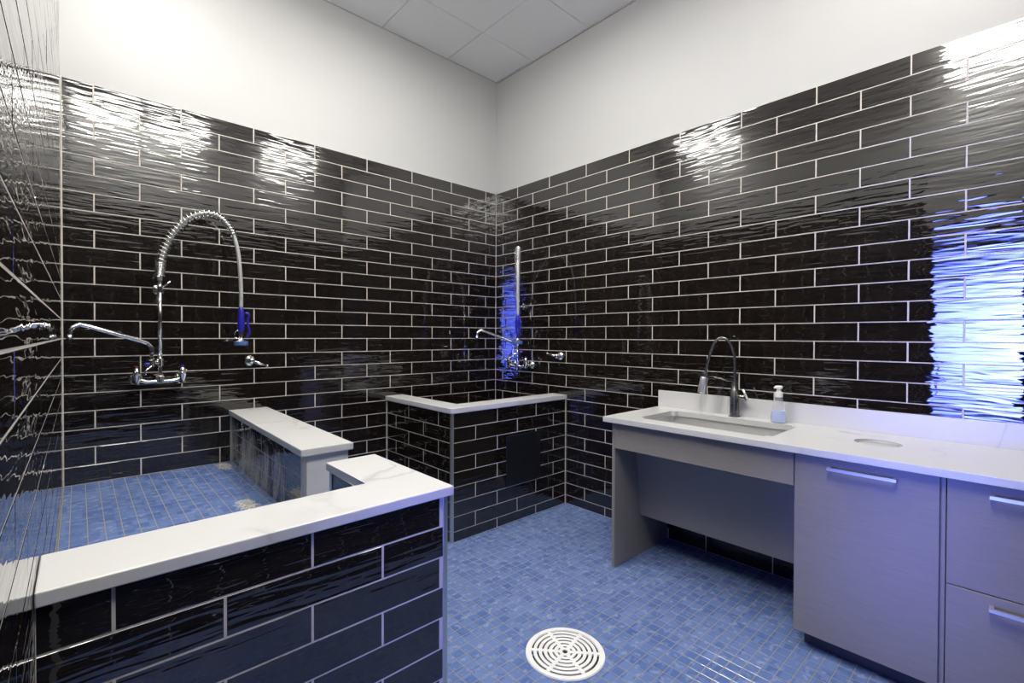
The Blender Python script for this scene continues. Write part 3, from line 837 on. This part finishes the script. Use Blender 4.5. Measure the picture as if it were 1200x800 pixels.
# ------------------------------------------------------------------ pre-rinse washing sprays
def spray_unit(name, loc, rz, label, arch_dir, spout_tip, arch_dz=0.0):
    """Local frame: wall plane y=0, +x along the wall, -y out of the wall. z=0 is the mixer body height."""
    t = empty(name, loc, rz); tag(t, label, 'faucet', 'wall mounted dog wash faucets')
    OUT = -0.085
    for s in (-1, 1):
        e = latheo('escutcheon', (s*0.108, -TILE_T, 0), (0, -1, 0), [(0, 0.032), (0.004, 0.032), (0.010, 0.024), (0.016, 0.014), (0.03, 0.013)], 'chrome', t)
        tubeo('wall_elbow', [(s*0.108, -0.02, 0), (s*0.108, OUT, 0)], 0.013, 'chrome', t, 12)
        vb_ = latheo('valve_body', (s*0.108, OUT, -0.026), (0, 0, 1), [(0, 0.012), (0.004, 0.019), (0.045, 0.020), (0.05, 0.024), (0.062, 0.024), (0.066, 0.016), (0.088, 0.013), (0.092, 0.010)], 'chrome', t)
        latheo('temperature_button', (s*0.108, OUT, 0.064), (0, 0, 1), [(0, 0.0075), (0.012, 0.0075), (0.015, 0.004)], 'red' if s < 0 else 'blue', t, 12)
        tubeo('handle', [(s*0.108, OUT, 0.046), (s*0.108+0.012*s, OUT-0.055, 0.05)], [0.006, 0.0045], 'chrome', t, 8)
    tubeo('mixer_bar', smooth_curve([(-0.09, OUT, -0.004), (-0.06, OUT, -0.012), (0, OUT, -0.012), (0.06, OUT, -0.012), (0.09, OUT, -0.004)], 5), 0.0115, 'chrome', t, 12)
    latheo('riser_union', (0, OUT, -0.018), (0, 0, 1), [(0, 0.012), (0.006, 0.021), (0.035, 0.022), (0.040, 0.013), (0.09, 0.011), (0.094, 0.017), (0.135, 0.018), (0.14, 0.010)], 'chrome', t)
    tubeo('riser', [(0, OUT, 0.1), (0, OUT, 0.60)], 0.0108, 'chrome', t, 12)
    # wall bracket
    latheo('bracket_rose', (0, -TILE_T, 0.525), (0, -1, 0), [(0, 0.030), (0.004, 0.030), (0.009, 0.012)], 'chrome', t)
    tubeo('bracket_arm', [(0, -0.012, 0.525), (0, OUT, 0.525)], 0.007, 'chrome', t, 10)
    latheo('bracket_clamp', (0, OUT, 0.508), (0, 0, 1), [(0, 0.014), (0.034, 0.014)], 'chrome', t, 16)
    tubeo('hook', [(0.012, OUT-0.006, 0.535), (0.048, OUT-0.02, 0.572)], 0.004, 'chrome', t, 8)
    # add-on tap for the swing spout
    tubeo('tap_branch', [(0, OUT, 0.098), (-0.03, OUT-0.012, 0.098), (-0.048, OUT-0.018, 0.098)], 0.013, 'chrome', t, 12)
    latheo('tap_body', (-0.042, OUT-0.016, 0.072), (0, 0, 1), [(0, 0.012), (0.004, 0.018), (0.04, 0.018), (0.045, 0.012), (0.085, 0.011)], 'chrome', t)
    tl = tubeo('tap_lever', [(-0.042, OUT-0.03, 0.075), (-0.070, OUT-0.045, 0.058), (-0.072, OUT-0.05, 0.03)], [0.007, 0.005, 0.004], 'chrome', t, 8)
    latheo('tap_button', (-0.055, OUT-0.022, 0.088), (-0.75, -0.6, 0.1), [(0, 0.009), (0.022, 0.0105), (0.026, 0.006)], 'blue', t, 14)
    st = Vector((-0.042, OUT-0.016, 0.15)); tip = Vector(spout_tip); dirv = (tip-st); L_ = dirv.xy.length; dh = Vector((dirv.x, dirv.y, 0)).normalized()
    z = lambda v: Vector((0, 0, v))
    sp_c = [st, st+z(0.030), st+dh*0.012+z(0.050), st+dh*0.05+z(0.072), st+dh*(L_-0.07)+z(0.152), st+dh*(L_-0.03)+z(0.155), st+dh*(L_-0.006)+z(0.135), st+dh*L_+z(0.105)]
    tubeo('swing_spout', smooth_curve(sp_c, 6), 0.0115, 'chrome', t, 12)
    latheo('aerator', sp_c[-1]+z(0.004), (0, 0, -1), [(0, 0.0095), (0.006, 0.013), (0.012, 0.015), (0.020, 0.016), (0.024, 0.012)], 'chrome', t, 16)
    # hose arch
    ad = Vector(arch_dir).normalized(); o = Vector((0, OUT, 0)); q = lambda a, h: o+ad*a+z(h+arch_dz)
    arch = [q(0, 0.575), q(0.004, 0.66), q(0.022, 0.755), q(0.075, 0.875), q(0.150, 0.960), q(0.235, 0.995), q(0.305, 0.975), q(0.362, 0.900), q(0.392, 0.79), q(0.405, 0.66), q(0.410, 0.54), q(0.410, 0.43)]
    hp = smooth_curve(arch, 10)
    hose = tubeo('hose', hp, 0.0118, 'hose', t, 12)
    # spring around the hose: helix along the arch
    acc = [0.0]
    for a, b in zip(hp, hp[1:]): acc.append(acc[-1]+(b-a).length)
    def at(s):
        for i in range(len(acc)-1):
            if acc[i+1] >= s:
                f = (s-acc[i])/max(1e-9, acc[i+1]-acc[i]); return hp[i].lerp(hp[i+1], f), (hp[i+1]-hp[i]).normalized()
        return hp[-1], (hp[-1]-hp[-2]).normalized()
    side = ad.cross(Vector((0, 0, 1))).normalized()
    rad = lambda v: 0.0245 if v < 0.45 else 0.0245-0.006*min(1, (v-0.45)/0.25)
    hel = []; s = 0.02; ang = 0.0; send = 0.72
    while s < send:
        p, tg = at(s); nn = side.cross(tg).normalized()
        hel.append(p + (side*math.cos(ang)+nn*math.sin(ang))*rad(s))
        step = math.pi/5; ang += step
        pit = 0.010 if s < 0.10 else 0.0225 if s < 0.55 else 0.017
        s += pit*step/(2*math.pi)
    bm = bmesh.new(); tube(bm, hel, 0.0033, 5); obj('spring', bm, 'chrome', hose, smooth=True)
    # spray gun
    gb = q(0.410, 0.43)
    gun = latheo('spray_gun', gb, (0, 0, -1), [(0, 0.012), (0.008, 0.0145), (0.03, 0.018), (0.09, 0.021), (0.135, 0.018), (0.15, 0.014)], 'blue', t, 16)
    lev = [gb+ad*0.024+z(-0.035), gb+ad*0.040+z(-0.04), gb+ad*0.036+z(-0.10), gb+ad*0.046+z(-0.15), gb+ad*0.030+z(-0.185)]
    tubeo('squeeze_lever', smooth_curve(lev, 5), [0.007]*21, 'blue', gun, 8)
    # hold-open ring
    rc = gb - ad*0.014 + z(-0.168); rp = []
    for k in range(21):
        a = 2*math.pi*k/20; rp.append(rc + ad*math.cos(a)*0.023 + z(math.sin(a)*0.026))
    bm = bmesh.new(); tube(bm, rp, 0.0034, 6, caps=False); obj('hold_ring', bm, 'chrome', gun, smooth=True)
    latheo('gun_neck', gb+z(-0.148), (0, 0, -1), [(0, 0.0125), (0.04, 0.011), (0.052, 0.016), (0.064, 0.034)], 'chrome', t, 18)
    latheo('spray_face', gb+z(-0.210), (0, 0, -1), [(0, 0.036), (0.003, 0.039), (0.022, 0.039), (0.026, 0.033), (0.0265, 0.001)], 'bluegrey', t, 24)
    return t

spray_unit('spray_faucet', (-2.650, 0, 1.133), 0.0, 'chrome spray faucet with arched spring hose above the blue wash platform', (0.97, -0.22, 0), (-0.385, -0.16, 0.25))
spray_unit('spray_faucet', (0, -0.40, 1.133), -math.pi/2, 'chrome spray faucet with spring hose on the right wall in the corner tub', (0.73, -0.68, 0), (-0.19, -0.40, 0.25))

# shower mixing levers
def lever_valve(loc, rz, label, d):
    t = empty('shower_valve', loc, rz); tag(t, label, 'valve', 'single lever valves on the tiled walls')
    latheo('escutcheon', (0, -TILE_T, 0), (0, -1, 0), [(0, 0.036), (0.004, 0.036), (0.012, 0.030), (0.018, 0.022), (0.030, 0.022)], 'chrome', t, 24)
    latheo('hub', (0, -0.034, 0), (0, -1, 0), [(0, 0.021), (0.025, 0.020), (0.032, 0.014), (0.034, 0.004)], 'chrome', t, 20)
    dd = Vector(d).normalized()
    tubeo('lever', [Vector((0, -0.05, 0))+dd*0.01, Vector((0, -0.06, 0))+dd*0.045, Vector((0, -0.066, 0))+dd*0.095], [0.012, 0.0085, 0.0075], 'chrome', t, 10)
    bm = bmesh.new(); bmesh.ops.create_icosphere(bm, subdivisions=2, radius=0.0095, matrix=Matrix.Translation(Vector((0, -0.066, 0))+dd*0.097)); obj('lever_tip', bm, 'chrome', t, smooth=True)
lever_valve((-2.160, 0, 1.222), 0.0, 'chrome single lever valve beside the hanging blue spray gun', (0.93, 0, -0.36))
lever_valve((0, -0.845, 1.226), -math.pi/2, 'chrome single lever valve on the right wall above the corner tub', (-0.97, 0, 0.20))

# ------------------------------------------------------------------ shed fur clinging to the divider and foam on the platform
fr = random.Random(5)
def ribbon(bm, pts, w, nrm):
    prev = None
    for i, p in enumerate(pts):
        t = (pts[min(i+1, len(pts)-1)] - pts[max(i-1, 0)])
        s = t.cross(nrm)
        s = s.normalized()*w*(1.0 - 0.6*i/len(pts)) if s.length > 1e-9 else Vector((0, w, 0))
        a, b = bm.verts.new(p-s), bm.verts.new(p+s)
        if prev: bm.faces.new((prev[0], a, b, prev[1]))
        prev = (a, b)
bm = bmesh.new()
clumps = [(min(-0.08, -0.55+fr.gauss(0, 0.27)), fr.uniform(0.64, 0.83)) for _ in range(52)]
for (cy_, cz_) in clumps:
    lean = fr.uniform(-0.25, 0.1)
    for _ in range(20):
        y = cy_ + fr.gauss(0, 0.028); zt = min(0.865, cz_ + fr.gauss(0, 0.03)); ln = min(fr.uniform(0.06, 0.26), zt-TUB_Z-0.004)
        xoff = -2.265 - 0.0175*(-y) - 0.008
        d = fr.uniform(0.001, 0.006); pts = []
        ph, am = fr.uniform(0, 6.28), fr.uniform(0.002, 0.012)
        for k in range(7):
            f = k/6
            pts.append(Vector((xoff - d - 0.02*f*f*(ln/0.26), y + lean*ln*f + am*math.sin(ph+f*5), zt - ln*f)))
        ribbon(bm, pts, fr.uniform(0.0003, 0.0007), Vector((-1, 0, 0)))
fur = obj('shed_fur', bm, 'fur'); tag(fur, 'pale wisps of shed fur clinging to the tiled divider face', 'fur', kind='stuff')
def fluff(name, cx, cy, rx, ry, hgt, n, label):
    bm = bmesh.new()
    for _ in range(n):
        a = fr.uniform(0, 6.28); r = math.sqrt(fr.random())
        p = Vector((cx+rx*r*math.cos(a), cy+ry*r*math.sin(a), TUB_Z+0.002))
        d = Vector((fr.gauss(0, 1), fr.gauss(0, 1), 0)).normalized(); pts = []
        ln = fr.uniform(0.02, 0.07); h = hgt*(1-r*r)*fr.uniform(0.3, 1)
        for k in range(6):
            f = k/5; pts.append(p + d*ln*(f-0.5) + Vector((0, 0, h*math.sin(math.pi*f))) + Vector((fr.gauss(0, 0.004), fr.gauss(0, 0.004), 0)))
        ribbon(bm, pts, fr.uniform(0.0008, 0.002), Vector((0, 0, 1)))
    o = obj(name, bm, 'scum'); tag(o, label, 'fur', kind='stuff')
fluff('fur_clump', -2.405, -0.965, 0.03, 0.08, 0.016, 130, 'white tuft of wet fur lying mid-front on the blue wash platform')
fluff('fur_clump', -2.335, -0.13, 0.03, 0.085, 0.02, 120, 'pale tuft of fur at the back corner of the wash platform by the divider')
